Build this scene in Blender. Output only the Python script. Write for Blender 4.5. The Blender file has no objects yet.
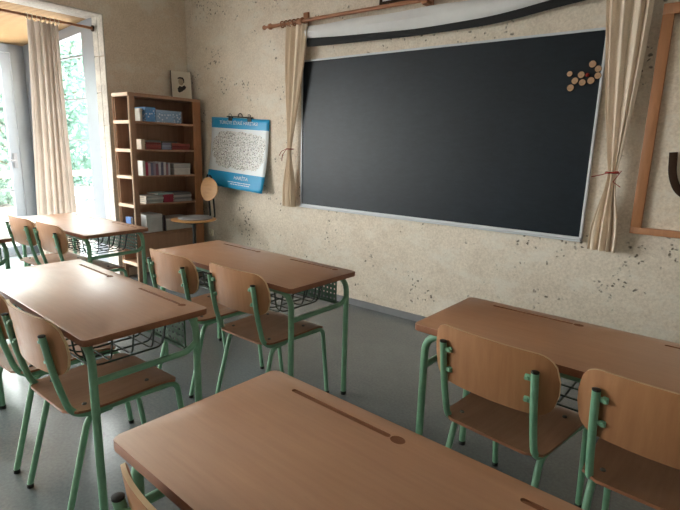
import bpy, bmesh, math, random
from mathutils import Vector, Matrix
R = random.Random(7)
S = bpy.context.scene
C = S.collection
PI = math.pi

# ------------------------------------------------------------------ materials
def lin(c):
    f = lambda v: v/12.92 if v <= .04045 else ((v+.055)/1.055)**2.4
    return tuple(f(x/255) for x in c) + (1,)

class NT:
    def __init__(s, name):
        s.m = bpy.data.materials.new(name); s.m.use_nodes = True
        s.t = s.m.node_tree; s.n = s.t.nodes; s.l = s.t.links
        s.b = s.n['Principled BSDF']; s.out = s.n['Material Output']
        s.co = s.n.new('ShaderNodeTexCoord')
    def add(s, ty, **kw):
        n = s.n.new(ty)
        for k, v in kw.items():
            if k in n.inputs: n.inputs[k].default_value = v
            else: setattr(n, k, v)
        return n
    def link(s, a, b): s.l.new(a, b)
    def mapped(s, scale=(1,1,1), src='Object', loc=(0,0,0), rot=(0,0,0)):
        mp = s.add('ShaderNodeMapping'); mp.inputs['Scale'].default_value = scale
        mp.inputs['Location'].default_value = loc; mp.inputs['Rotation'].default_value = rot
        s.link(s.co.outputs[src], mp.inputs['Vector']); return mp.outputs['Vector']
    def noise(s, vec, scale, detail=4, rough=.55):
        n = s.add('ShaderNodeTexNoise'); n.inputs['Scale'].default_value = scale
        n.inputs['Detail'].default_value = detail; n.inputs['Roughness'].default_value = rough
        s.link(vec, n.inputs['Vector']); return n.outputs['Fac']
    def ramp(s, fac, stops, interp='LINEAR'):
        r = s.add('ShaderNodeValToRGB'); r.color_ramp.interpolation = interp
        e = r.color_ramp.elements
        while len(e) > 1: e.remove(e[-1])
        e[0].position, e[0].color = stops[0]
        for p, c in stops[1:]:
            k = e.new(p); k.color = c
        s.link(fac, r.inputs['Fac']); return r.outputs['Color']
    def mix(s, fac, a, b, mode='MIX'):
        m = s.add('ShaderNodeMix'); m.data_type = 'RGBA'; m.blend_type = mode
        for val, k in ((fac, 0), (a, 6), (b, 7)):
            if hasattr(val, 'links'): s.link(val, m.inputs[k])
            else: m.inputs[k].default_value = val
        return m.outputs[2]
    def math(s, op, a, b=0.0):
        m = s.add('ShaderNodeMath'); m.operation = op
        for val, k in ((a, 0), (b, 1)):
            if hasattr(val, 'links'): s.link(val, m.inputs[k])
            else: m.inputs[k].default_value = val
        return m.outputs[0]
    def bump(s, fac, strength=.3, dist=.01):
        b = s.add('ShaderNodeBump'); b.inputs['Strength'].default_value = strength
        b.inputs['Distance'].default_value = dist
        s.link(fac, b.inputs['Height']); s.link(b.outputs['Normal'], s.b.inputs['Normal'])
    def base(s, col):
        if hasattr(col, 'links'): s.link(col, s.b.inputs['Base Color'])
        else: s.b.inputs['Base Color'].default_value = col
    def rough(s, v, spec=None):
        if hasattr(v, 'links'): s.link(v, s.b.inputs['Roughness'])
        else: s.b.inputs['Roughness'].default_value = v
        if spec is not None: s.b.inputs['Specular IOR Level'].default_value = spec

def plain(name, rgb, rough=.5, var=.12, scale=6, metal=0, spec=None, bump=0):
    t = NT(name); c = lin(rgb); v = t.mapped()
    n = t.noise(v, scale)
    d = tuple(x*(1-var) for x in c[:3])+(1,); u = tuple(min(1, x*(1+var)) for x in c[:3])+(1,)
    t.base(t.ramp(n, [(.3, d), (.7, u)])); t.rough(rough, spec)
    t.b.inputs['Metallic'].default_value = metal
    if bump: t.bump(t.noise(v, scale*12), bump, .002)
    return t.m

def wood(name, a, b, rough=.45, along=(1.2, 14, 14), scale=4, wear=None, spec=None, coat=0):
    t = NT(name)
    n = t.noise(t.mapped(along), scale, 5, .6)
    n2 = t.noise(t.mapped(), 2.2, 3)
    c = t.ramp(n, [(.28, lin(a)), (.72, lin(b))])
    c = t.mix(.25, c, t.ramp(n2, [(.3, lin(a)), (.7, lin(b))]))
    if wear:
        w = t.noise(t.mapped((1, 2.5, 1)), 9, 6, .7)
        c = t.mix(t.ramp(w, [(.60, (0,0,0,1)), (.78, (.4,.4,.4,1))]), c, lin(wear))
    t.base(c)
    r = t.ramp(t.noise(t.mapped(), 14, 5, .7), [(.3, (rough-.06,)*3+(1,)), (.7, (rough+.1,)*3+(1,))])
    t.rough(r, spec)
    if coat: t.b.inputs['Coat Weight'].default_value = coat; t.b.inputs['Coat IOR'].default_value = 1.9; t.b.inputs['Coat Roughness'].default_value = .40
    return t.m

def plaster(name, a, b, pits=True, axis='xz'):
    t = NT(name)
    g = t.mapped(src='Object')
    big = t.noise(g, 1.1, 6, .6); mid = t.noise(g, 7, 6, .65); fine = t.noise(g, 60, 4, .7)
    c = t.ramp(big, [(.3, lin(a)), (.7, lin(b))])
    c = t.mix(.35, c, t.ramp(mid, [(.3, lin((a[0]-16, a[1]-18, a[2]-22))), (.7, lin((min(255,b[0]+8), min(255,b[1]+8), min(255,b[2]+6))))]))
    c = t.mix(.26, c, t.ramp(fine, [(.3, lin((120,105,85))), (.65, lin((250,240,225)))]))
    # scuffed pale coat
    sc = t.noise(t.mapped((1, 1, 1.6)), 3.1, 8, .75)
    c = t.mix(t.ramp(sc, [(.5, (0,0,0,1)), (.62, (.55,.55,.55,1))]), c, lin((232,226,214)))
    if pits:
        vor = t.add('ShaderNodeTexVoronoi'); vor.inputs['Scale'].default_value = 27
        wv = t.add('ShaderNodeVectorMath'); wv.operation = 'ADD'
        nz = t.add('ShaderNodeTexNoise'); nz.inputs['Scale'].default_value = 22; nz.inputs['Detail'].default_value = 3
        t.link(g, nz.inputs['Vector'])
        sc2 = t.add('ShaderNodeVectorMath'); sc2.operation = 'SCALE'; sc2.inputs['Scale'].default_value = .05
        t.link(nz.outputs['Color'], sc2.inputs[0]); t.link(g, wv.inputs[0]); t.link(sc2.outputs[0], wv.inputs[1])
        t.link(wv.outputs[0], vor.inputs['Vector'])
        hole = t.ramp(vor.outputs['Distance'], [(.19, (1,1,1,1)), (.30, (0,0,0,1))])
        cl = t.ramp(t.noise(t.mapped(loc=(3.3,1,7)), 3.4, 5, .7), [(.53, (0,0,0,1)), (.60, (1,1,1,1))])
        hm = t.math('MULTIPLY', hole, cl)
        c = t.mix(t.math('MULTIPLY', hm, .85), c, lin((84, 74, 60)))
        rust = t.ramp(t.noise(t.mapped(loc=(9,2,4)), 5.5, 6, .75), [(.66, (0,0,0,1)), (.74, (.6,.6,.6,1))])
        c = t.mix(rust, c, lin((176,150,104)))
        h = t.math('SUBTRACT', t.math('MULTIPLY', fine, .25), hm)
        t.bump(h, .5, .012)
    else:
        t.bump(mid, .2, .01)
    t.base(c); t.rough(.9, .2)
    return t.m

M = {}
M['wall'] = plaster('limewashed_stone', (220,204,186), (238,226,210))
M['wall2'] = plaster('limewashed_stone_side', (222,202,180), (236,218,198), pits=False)
M['white_plaster'] = plaster('white_plaster', (182,177,171), (198,193,188), pits=False)
M['ceil'] = plain('ceiling_plaster', (240,235,228), .9, .04)
M['room_white'] = plain('white_wall_paint', (238,230,220), .9, .04)
M['base'] = plain('grey_baseboard', (128,128,132), .6)
M['frame_white'] = plain('pale_grey_frame_paint', (132,138,146), .4, .05)
M['tabletop'] = wood('beech_laminate_top', (180,124,84), (196,142,100), .36, (1.1,16,16), 4, (170,112,74), .6, 1.0)
M['tableedge'] = plain('brown_edge_band', (150,98,70), .45, .15, 20)
M['groove'] = plain('groove_brown', (140,92,64), .7)  # pencil groove colour, darker brown than the top
M['ply'] = wood('beech_plywood', (158,106,70), (182,132,92), .42, (12,1.5,1.5), 3)
M['seat'] = wood('beech_plywood_seat', (148,104,76), (174,132,102), .36, (14,1.2,1.2), 3, (140,96,66))
M['plyedge'] = plain('plywood_edge', (222,190,150), .5)
M['green'] = plain('mint_green_enamel', (124,170,140), .38, .10, 30)
M['greend'] = plain('dark_green_enamel', (62,104,78), .42, .12, 30)
M['wire'] = plain('dark_green_wire', (34,52,42), .45, .1)
M['black'] = plain('black_plastic', (20,20,20), .5, .1)
M['bolt'] = plain('dark_bolt_steel', (96,92,86), .4, .1, metal=.5)
M['steel'] = plain('zinc_screw', (190,190,185), .3, .05, metal=1)
M['brownwood'] = wood('brown_shelf_wood', (156,116,92), (182,142,114), .55, (14,14,1.2), 3)
M['litwood'] = wood('window_lit_shelf_wood', (244,212,184), (252,226,200), .55, (3,3,3), 4)  # bookcase end wood, brightened in colour to carry the window light
M['rodwood'] = wood('reddish_rod_wood', (140,88,58), (178,122,86), .4, (2,14,14), 4)
M['framewood'] = wood('varnished_pine_frame', (156,104,68), (184,128,88), .45, (10,10,1.5), 4)
M['cloth'] = None
M['chrome'] = plain('pale_board_frame_paint', (206,208,212), .4, .05)
M['tie'] = plain('red_cord', (150,40,28), .7)
M['screen'] = plain('white_screen_cloth', (226,226,226), .8, .06, 5)
M['blackcloth'] = plain('black_cloth_border', (22,23,25), .8)
M['ochre'] = wood('light_oak_ply', (206,150,92), (230,180,122), .4, (2,10,10), 5)
M['greypad'] = plain('grey_seat_pad', (150,150,154), .45, .1)
M['ivory'] = plain('ivory_plastic', (226,216,190), .4, .05)
M['darkwood'] = plain('dark_brown_wood', (58,40,28), .85, .2, spec=.2)
M['paper'] = plain('cream_paper', (222,212,194), .7, .05)
M['ink'] = plain('sepia_ink', (44,36,32), .8, .15)
M['inkmid'] = plain('sepia_skin_tone', (170,152,132), .8, .2, 30)
M['terrace'] = plain('terrace_concrete', (112,108,106), .9)
M['bark'] = plain('bark', (92,74,58), .9, .3, 10)

def cloth(name, rgb, trans):
    t = NT(name); v = t.mapped()
    n = t.noise(v, 120, 2); big = t.noise(v, 5, 3)
    c = t.mix(.3, t.ramp(big, [(.3, lin((rgb[0]-14,rgb[1]-16,rgb[2]-20))), (.7, lin(rgb))]), t.ramp(n, [(.3, lin((rgb[0]-30,rgb[1]-32,rgb[2]-36))), (.7, lin(rgb))]))
    t.base(c); t.rough(.9, .1)
    tr = t.add('ShaderNodeBsdfTranslucent'); t.link(c, tr.inputs['Color'])
    mx = t.add('ShaderNodeMixShader'); mx.inputs[0].default_value = trans
    t.link(t.b.outputs[0], mx.inputs[1]); t.link(tr.outputs[0], mx.inputs[2]); t.link(mx.outputs[0], t.out.inputs['Surface'])
    return t.m
M['cloth'] = cloth('cream_cotton', (250,234,216), .08)
M['cloth_win'] = cloth('cream_cotton_window', (216,205,196), .26)

def glass():
    t = NT('window_glass'); t.n.remove(t.b)
    tr = t.add('ShaderNodeBsdfTransparent'); tr.inputs['Color'].default_value = (.93,.97,.96,1)
    gl = t.add('ShaderNodeBsdfGlossy'); gl.inputs['Roughness'].default_value = .02
    lw = t.add('ShaderNodeLayerWeight'); lw.inputs['Blend'].default_value = .5
    fr5 = t.math('ADD', t.math('MULTIPLY', t.math('POWER', lw.outputs['Facing'], 5.0), .9), .04)
    mx = t.add('ShaderNodeMixShader')
    t.link(fr5, mx.inputs[0]); t.link(tr.outputs[0], mx.inputs[1]); t.link(gl.outputs[0], mx.inputs[2])
    t.link(mx.outputs[0], t.out.inputs['Surface']); return t.m
M['glass'] = glass()

def floor_mat():
    t = NT('polished_grey_concrete'); g = t.mapped()
    a = t.noise(g, .9, 3, .5); b = t.noise(g, 9, 6, .7); s = t.noise(g, 70, 3, .6)
    c = t.ramp(a, [(.3, lin((94,103,108))), (.55, lin((106,115,119))), (.75, lin((120,128,130)))])
    c = t.mix(.10, c, t.ramp(b, [(.3, lin((100,102,104))), (.7, lin((168,168,164)))]))
    c = t.mix(.12, c, t.ramp(s, [(.3, lin((80,80,80))), (.7, lin((190,190,186)))]))
    t.base(c)
    t.rough(.23, .6)
    return t.m
M['floor'] = floor_mat()

def board_mat():
    t = NT('blackboard_slate'); g = t.mapped((1,1,.5))
    a = t.noise(g, 2.2, 6, .65); b = t.noise(t.mapped((1,1,3)), 14, 5, .7)
    c = t.ramp(a, [(.3, lin((8,17,25))), (.7, lin((17,30,41)))])
    c = t.mix(.25, c, t.ramp(b, [(.35, lin((8,16,23))), (.75, lin((32,46,58)))]))
    t.base(c); t.rough(.42, .28); return t.m
M['board'] = board_mat()

def mat_ceiling_planks():
    t = NT('woven_reed_ceiling'); v = t.mapped((1,1,1), rot=(0,0,.5))
    w = t.add('ShaderNodeTexWave'); w.inputs['Scale'].default_value = 7; w.inputs['Distortion'].default_value = 1.2
    w.inputs['Detail'].default_value = 3; t.link(v, w.inputs['Vector'])
    c = t.ramp(w.outputs['Fac'], [(.1, lin((104,72,40))), (.5, lin((158,120,76))), (.9, lin((186,150,104)))])
    t.base(c); t.rough(.7); t.bump(w.outputs['Fac'], .4, .01); return t.m
M['reed'] = mat_ceiling_planks()

def leaf_mat(name, a, b):
    t = NT(name); n = t.noise(t.mapped(), 3.5, 3)
    c = t.ramp(n, [(.3, lin(a)), (.7, lin(b))]); t.base(c); t.rough(.6)
    tr = t.add('ShaderNodeBsdfTranslucent'); t.link(c, tr.inputs['Color'])
    mx = t.add('ShaderNodeMixShader'); mx.inputs[0].default_value = .4
    t.link(t.b.outputs[0], mx.inputs[1]); t.link(tr.outputs[0], mx.inputs[2]); t.link(mx.outputs[0], t.out.inputs['Surface'])
    return t.m
M['leaf'] = leaf_mat('leaf_green', (78,108,96), (112,140,126))

def map_mat():
    t = NT('printed_map_sheet'); sep = t.add('ShaderNodeSeparateXYZ'); t.link(t.co.outputs['Object'], sep.inputs[0])
    x, z = sep.outputs['X'], sep.outputs['Z']
    nz = t.noise(t.mapped(), 9, 4, .6)
    wob = t.math('MULTIPLY', t.math('SUBTRACT', nz, .5), 1.5)
    ex = t.math('POWER', t.math('ABSOLUTE', t.math('DIVIDE', x, .425)), 4.0)
    ez = t.math('POWER', t.math('ABSOLUTE', t.math('DIVIDE', t.math('SUBTRACT', z, .40), .20)), 3.0)
    blob = t.math('LESS_THAN', t.math('ADD', t.math('ADD', ex, ez), wob), .95)
    v1 = t.add('ShaderNodeTexVoronoi'); v1.inputs['Scale'].default_value = 58; t.link(t.co.outputs['Object'], v1.inputs['Vector'])
    dots = t.ramp(v1.outputs['Distance'], [(.30, (1,1,1,1)), (.42, (0,0,0,1))])
    hsv = t.add('ShaderNodeHueSaturation'); hsv.inputs['Saturation'].default_value = .45; hsv.inputs['Value'].default_value = .30
    t.link(v1.outputs['Color'], hsv.inputs['Color'])
    land = t.mix(dots, lin((232,232,230)), hsv.outputs['Color'])
    roads = t.ramp(t.noise(t.mapped(), 24, 3, .7), [(.47, (0,0,0,1)), (.5, (.7,.7,.7,1)), (.53, (0,0,0,1))])
    land = t.mix(roads, land, lin((150,140,130)))
    c = t.mix(blob, lin((234,240,244)), land)
    blue = lin((38,160,214))
    c = t.mix(t.math('GREATER_THAN', z, .625), c, blue)
    lowb = t.math('LESS_THAN', z, .165)
    c = t.mix(lowb, c, blue)
    t.base(c); t.rough(.4, .4); return t.m
M['map'] = map_mat()
M['mapwhite'] = plain('white_print', (228,238,244), .5, .02)

def book_mat(i, rgb): 
    return plain('cover_tone_%d' % i, rgb, .5, .1, 12)

# ------------------------------------------------------------------ mesh helpers
def box(bm, lo, hi, bev=0, seg=2):
    lo, hi = Vector(lo), Vector(hi)
    r = bmesh.ops.create_cube(bm, size=1)
    vs = r['verts']
    for v in vs: v.co = Vector(((v.co.x+.5)*(hi.x-lo.x)+lo.x, (v.co.y+.5)*(hi.y-lo.y)+lo.y, (v.co.z+.5)*(hi.z-lo.z)+lo.z))
    if bev:
        es = {e for v in vs for e in v.link_edges}
        bmesh.ops.bevel(bm, geom=list(es), offset=bev, segments=seg, affect='EDGES', profile=.5)
    return bm

def fillet(pts, r, n=6):
    pts = [Vector(p) for p in pts]; out = [pts[0]]
    rs = r if isinstance(r, (list, tuple)) else [r]*(len(pts)-2)
    for i in range(1, len(pts)-1):
        a, b, c = pts[i-1], pts[i], pts[i+1]; rr = rs[i-1]
        u, w = (a-b), (c-b); d = min(rr, u.length*.49, w.length*.49)
        p, q = b+u.normalized()*d, b+w.normalized()*d
        for k in range(n+1):
            t = k/n; out.append(p.lerp(b, t).lerp(b.lerp(q, t), t))
    out.append(pts[-1]); return out

def tube(bm, pts, r, seg=10, cap=True, ell=None):
    pts = [Vector(p) for p in pts]; n = len(pts); rings = []
    nrm = None
    for i, p in enumerate(pts):
        t = (pts[min(i+1, n-1)]-pts[max(i-1, 0)]).normalized()
        if nrm is None:
            up = Vector((0,0,1)) if abs(t.z) < .9 else Vector((1,0,0))
            nrm = (up - t*up.dot(t)).normalized()
        else: nrm = (nrm - t*nrm.dot(t)).normalized()
        bi = t.cross(nrm); rr = r[i] if isinstance(r, (list, tuple)) else r
        e = ell or 1
        rings.append([bm.verts.new(p + nrm*math.cos(2*PI*k/seg)*rr + bi*math.sin(2*PI*k/seg)*rr*e) for k in range(seg)])
    for a, b in zip(rings, rings[1:]):
        for k in range(seg): bm.faces.new((a[k], a[(k+1) % seg], b[(k+1) % seg], b[k]))
    if cap:
        bm.faces.new(rings[0][::-1]); bm.faces.new(rings[-1])
    return bm

def lathe(bm, prof, center=(0,0,0), seg=16, axis='Z'):
    rings = []; c = Vector(center)
    for r, z in prof:
        ring = []
        for k in range(seg):
            a = 2*PI*k/seg; x, y = r*math.cos(a), r*math.sin(a)
            v = {'Z': (x, y, z), 'X': (z, x, y), 'Y': (x, z, y)}[axis]
            ring.append(bm.verts.new(c+Vector(v)))
        rings.append(ring)
    for a, b in zip(rings, rings[1:]):
        for k in range(seg): bm.faces.new((a[k], a[(k+1) % seg], b[(k+1) % seg], b[k]))
    bm.faces.new(rings[0][::-1]); bm.faces.new(rings[-1]); return bm

def rrect(w, d, r, n=6):
    out = []
    for cx, cy, a0 in ((w/2-r, d/2-r, 0), (-w/2+r, d/2-r, PI/2), (-w/2+r, -d/2+r, PI), (w/2-r, -d/2+r, 1.5*PI)):
        for k in range(n+1):
            a = a0+PI/2*k/n; out.append((cx+r*math.cos(a), cy+r*math.sin(a)))
    return out

def prism(bm, poly, z0, z1, bev=0):
    lo = [bm.verts.new((x, y, z0)) for x, y in poly]; hi = [bm.verts.new((x, y, z1)) for x, y in poly]
    n = len(poly)
    f = [bm.faces.new(lo[::-1]), bm.faces.new(hi)]
    for k in range(n): bm.faces.new((lo[k], lo[(k+1) % n], hi[(k+1) % n], hi[k]))
    if bev:
        es = [e for fc in f for e in fc.edges]
        bmesh.ops.bevel(bm, geom=es, offset=bev, segments=2, affect='EDGES', profile=.5)
    return bm

def mesh_of(name, bm, mats, smooth=True):
    bmesh.ops.recalc_face_normals(bm, faces=bm.faces[:])
    me = bpy.data.meshes.new(name); bm.to_mesh(me); bm.free()
    for m in (mats if isinstance(mats, (list, tuple)) else [mats]): me.materials.append(m)
    if smooth:
        for p in me.polygons: p.use_smooth = True
        try: me.set_sharp_from_angle(angle=math.radians(38))
        except Exception: pass
    return me

def obj(name, bm, mat, parent=None, loc=None, rot=None, smooth=True, label=None):
    me = bm if isinstance(bm, bpy.types.Mesh) else mesh_of(name, bm, mat, smooth)
    o = bpy.data.objects.new(name, me); C.objects.link(o)
    if parent is not None: o.parent = parent
    if loc is not None: o.location = loc
    if rot is not None: o.rotation_euler = rot
    if label: o['label'] = label
    return o

def tag(o, label, cat, group=None, kind=None):
    o['label'] = label; o['category'] = cat
    if group: o['group'] = group
    if kind: o['kind'] = kind
    return o

def thing(name, label, cat, loc=(0,0,0), rz=0, group=None, rot=None):
    o = bpy.data.objects.new(name, None); C.objects.link(o); o.empty_display_size = .1
    o.location = loc; o.rotation_euler = rot or (0,0,rz)
    return tag(o, label, cat, group)

def struct(name, bm, mat, parent=None, label=None, smooth=False):
    o = obj(name, bm, mat, parent, smooth=smooth)
    if parent is None: o['kind'] = 'structure'
    if label: o['label'] = label
    return o

def dup(root, loc, rz, label, group=None):
    r = root.copy(); C.objects.link(r); r.location = loc; r.rotation_euler = (0,0,rz); r['label'] = label
    if group: r['group'] = group
    for ch in list(root.children):
        c = ch.copy(); C.objects.link(c); c.parent = r
        for g in list(ch.children):
            d = g.copy(); C.objects.link(d); d.parent = c
    return r

def B(lo, hi, bev=0): return box(bmesh.new(), lo, hi, bev)
def T(pts, r, seg=10): return tube(bmesh.new(), pts, r, seg)

# ------------------------------------------------------------------ room dimensions
LX, W, H = -5.05, 3.645, 3.15
RX, BY = 3.0, -3.4
OX = -6.95          # outer glazing of the bay
EY = 2.68           # end of the opening / bay end wall
BAYS = -3.2         # other end of the bay

struct('floor', B((OX-.1, BY-.2, -.1), (RX+.2, W+.3, 0)), M['floor'])
struct('wall_back', B((LX-.3, W, 0), (RX+.2, W+.25, H+.1)), M['wall'])
struct('wall_right', B((RX, BY-.2, 0), (RX+.2, W, H+.1)), M['room_white'])
bm = bmesh.new()
FW = []
box(bm, (OX-.1, BY-.2, 0), (RX, BY, .95)); box(bm, (OX-.1, BY-.2, 2.5), (RX, BY, H+.1))
xs = [OX-.1]+[v for p in FW for v in p]+[RX]
for a, b in zip(xs[::2], xs[1::2]): box(bm, (a, BY-.2, .95), (b, BY, 2.5))
struct('wall_front', bm, M['room_white'])
for i, (a, b) in enumerate(FW):
    bm = bmesh.new(); y0, y1 = BY-.12, BY-.06
    box(bm, (a, y0, .95), (a+.06, y1, 2.5)); box(bm, (b-.06, y0, .95), (b, y1, 2.5)); box(bm, (a+.06, y0, .95), (b-.06, y1, 1.01)); box(bm, (a+.06, y0, 2.44), (b-.06, y1, 2.5)); box(bm, ((a+b)/2-.03, y0, 1.01), ((a+b)/2+.03, y1, 2.44))
    wn = struct('window_%d' % (i+11), bm, M['frame_white'])
    obj('pane', B((a+.06, BY-.092, 1.01), (b-.06, BY-.088, 2.44)), M['glass'], wn, smooth=False)
bm = bmesh.new()
box(bm, (LX-.20, EY+.012, 0), (LX, W, H+.1)); box(bm, (LX-.30, BY, 2.655), (LX, EY+.012, H+.1)); box(bm, (LX-.30, BY, 0), (LX, BAYS, 2.655))
struct('wall_left', bm, M['wall2'])
struct('ceiling', B((LX-.3, BY-.2, H), (RX+.2, W+.25, H+.1)), M['ceil'])
struct('baseboard_back', B((LX, W-.014, 0), (RX, W, .058)), M['base'])
bm = bmesh.new()
for a, b in ((LX-.20, LX-.103), (LX-.097, LX+.004)):
    zs = [0, .62, 1.28, 1.925, 2.275, 2.655] if a < LX-.15 else [0, .95, 1.60, 2.27, 2.655]
    for z0, z1 in zip(zs, zs[1:]): box(bm, (a, EY, z0+.003), (b, EY+.012, z1-.003), .002)
struct('trim_1', bm, M['white_plaster'])
struct('trim_2', B((LX-.30, BAYS, 2.645), (LX+.004, EY, 2.655)), M['white_plaster'])

# bay: sloping reed ceiling
bm = bmesh.new()
for y0, y1 in ((BAYS-.1, EY+.075),):
    q = [(LX-.30, y0, 2.645), (LX-.30, y1, 2.645), (OX-.1, y1, 2.535), (OX-.1, y0, 2.535)]
    lo = [bm.verts.new(p) for p in q]; hi = [bm.verts.new((p[0], p[1], p[2]+.08)) for p in q]
    bm.faces.new(lo); bm.faces.new(hi[::-1])
    for k in range(4): bm.faces.new((lo[k], hi[k], hi[(k+1) % 4], lo[(k+1) % 4]))
o = struct('ceiling_bay', bm, M['reed'])
zc = lambda x: 2.645 + (x-(LX-.30))*(.11/1.6)          # ceiling underside

# window_1: end wall of the bay beside the pier (plane y = EY..EY+.06)
bm = bmesh.new()
def slab(bm, x0, x1, y0, y1, zb0, zb1, zt0, zt1):
    vs = [bm.verts.new(p) for p in ((x0,y0,zb0),(x1,y0,zb1),(x1,y1,zb1),(x0,y1,zb0),(x0,y0,zt0),(x1,y0,zt1),(x1,y1,zt1),(x0,y1,zt0))]
    for f in ((0,1,2,3),(4,5,6,7),(0,1,5,4),(1,2,6,5),(2,3,7,6),(3,0,4,7)): bm.faces.new([vs[k] for k in f])
xa, xb = OX, LX-.20
slab(bm, xb-.24, xb, EY, EY+.07, 0, 0, zc(xb-.24), zc(xb))               # stile by the pier
slab(bm, xa, xa+.17, EY, EY+.07, 0, 0, zc(xa), zc(xa+.17))               # corner stile
slab(bm, xa+.17, xb-.24, EY+.004, EY+.07, zc(xa+.17)-.10, zc(xb-.24)-.10, zc(xa+.17), zc(xb-.24))   # header
slab(bm, xa+.17, xb-.24, EY+.004, EY+.07, 0, 0, .12, .12)
slab(bm, -6.27, -6.21, EY+.006, EY+.066, .12, .12, zc(-6.27)-.10, zc(-6.21)-.10)
w1 = struct('window_1', bm, M['frame_white'])
bm = bmesh.new()
for z in (2.32, 1.885, 1.45, .80, .42): box(bm, (xa+.17, EY+.025, z-.008), (xb-.24, EY+.045, z+.008))
obj('glazing_bar', bm, M['base'], w1, smooth=False)
obj('pane', B((xa+.17, EY+.05, .12), (xb-.24, EY+.054, 2.47)), M['glass'], w1, smooth=False)

# outer glazing: door_1 and further windows of the bay
d1 = struct('door_1', box(box(box(box(bmesh.new(), (OX-.05, 2.42, 0), (OX, 2.525, 2.43)), (OX-.05, 1.55, 0), (OX, 1.65, 2.43)), (OX-.05, 1.65, 2.33), (OX, 2.42, 2.43)), (OX-.05, 1.65, 0), (OX, 2.42, .12)), M['frame_white'])
bm = bmesh.new()
for z in (1.96, 1.59, 1.22, .82, .43): box(bm, (OX-.035, 1.65, z-.008), (OX-.015, 2.42, z+.008))
obj('glazing_bar', bm, M['base'], d1, smooth=False)
obj('pane', B((OX-.042, 1.65, .12), (OX-.038, 2.42, 2.33)), M['glass'], d1, smooth=False)
hd = obj('door_handle', box(box(bmesh.new(), (OX, 2.445, 1.09), (OX+.012, 2.49, 1.27), .004), (OX+.012, 2.38, 1.17), (OX+.045, 2.475, 1.195), .006), M['base'], d1)
bm = bmesh.new()
box(bm, (OX-.08, 2.535, 0), (OX, EY, 2.535)); box(bm, (OX-.08, 1.42, 0), (OX, 1.54, 2.535)); box(bm, (OX-.08, 1.54, 2.44), (OX, 2.535, 2.535))
struct('trim_3', bm, M['frame_white'])
yy = 1.42; k = 2
while yy > BAYS+.3:
    y0 = max(yy-1.15, BAYS)
    bm = bmesh.new()
    box(bm, (OX-.06, y0, 0), (OX, y0+.09, 2.535)); box(bm, (OX-.06, y0+.09, 2.43), (OX, yy, 2.535)); box(bm, (OX-.06, y0+.09, 0), (OX, yy, .12))
    wn = struct('window_%d' % k, bm, M['frame_white'])
    bm = bmesh.new()
    for z in (1.96, 1.59, 1.22, .82, .43): box(bm, (OX-.035, y0+.09, z-.008), (OX-.015, yy, z+.008))
    obj('glazing_bar', bm, M['base'], wn, smooth=False)
    obj('pane', B((OX-.042, y0+.09, .12), (OX-.038, yy, 2.43)), M['glass'], wn, smooth=False)
    yy = y0; k += 1
struct('wall_bay', B((OX-.1, BAYS-.12, 0), (LX-.3, BAYS, 2.55)), M['white_plaster'])

# outside
struct('ground_outside', B((-40, -30, -.25), (OX-.1, 40, -.12)), M['terrace'])
bm = bmesh.new()
rl = thing('terrace_railing', 'pinkish railing with two flat rails outside the bay windows', 'railing', (-8.3, 2, -.12))
M['railpaint'] = plain('pinkish_railing_paint', (134,100,94), .6)
obj('rail', B((-.03, -6, 1.00), (.03, 7, 1.09), .01), M['railpaint'], rl)
obj('rail', B((-.03, -6, .50), (.03, 7, .57), .01), M['railpaint'], rl)
for y in (-5.5, -3.9, -2.3, -.7, .9, 2.5, 4.1, 5.7):
    obj('post', B((-.025, y-.025, 0), (.025, y+.025, 1.0)), M['railpaint'], rl)

def tree_mesh(seed, h, w):
    r = random.Random(seed); tr = bmesh.new()
    tube(tr, [(0,0,0), (.06,.03,h*.3), (-.04,.05,h*.6), (.05,0,h*.92)], [.14,.11,.07,.02], 8)
    ends = []
    for k in range(14):
        a = r.uniform(0, 2*PI); z = h*r.uniform(.12, .8); L = w*r.uniform(.5, .95)
        e = (L*math.cos(a), L*math.sin(a), z+h*r.uniform(.05, .2)); ends.append(e)
        tube(tr, [(0,0,z), (e[0]*.5, e[1]*.5, (z+e[2])/2+.1), e], [.045,.03,.012], 5)
    lf = bmesh.new()
    cl = ends + [(0,0,h*.95), (0,0,h*.7), (.3,.2,h*.5), (-.3,.1,h*.4)] + [(r.gauss(0,w*.5), r.gauss(0,w*.5), h*r.uniform(.05,.9)) for _ in range(22)]
    for _ in range(17000):
        c = r.choice(cl); p = Vector((c[0]+r.gauss(0,w*.2), c[1]+r.gauss(0,w*.2), max(.1, c[2]+r.gauss(0,h*.07))))
        a = Vector((r.gauss(0,1), r.gauss(0,1), r.gauss(0,1))).normalized(); b = a.orthogonal().normalized(); s = r.uniform(.05, .10)
        lf.faces.new([lf.verts.new(p+a*s), lf.verts.new(p+b*s*.55), lf.verts.new(p-a*s), lf.verts.new(p-b*s*.55)])
    return mesh_of('trunk', tr, M['bark']), mesh_of('foliage', lf, M['leaf'], smooth=False)
kinds = [tree_mesh(1, 4.4, 1.6), tree_mesh(2, 3.7, 1.7)]
for i, (x, y, s, rz) in enumerate([(-13.0, 4.9, 1.0, .3), (-13.0, -.9, .95, 1.7), (-13.2, 10.8, .95, .9), (-19.0, 7.9, 1.1, 2.4), (-19.0, 1.8, 1.1, 4.0)]):
    t = thing('tree', 'green leafy tree beyond the railing outside the bay windows', 'tree', (x, y, -.12), rz, 'trees outside the bay')
    t.scale = (s, s, s)
    trm, lfm = kinds[i % 2]
    obj('trunk', trm, None, t); obj('foliage', lfm, None, t)

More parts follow.
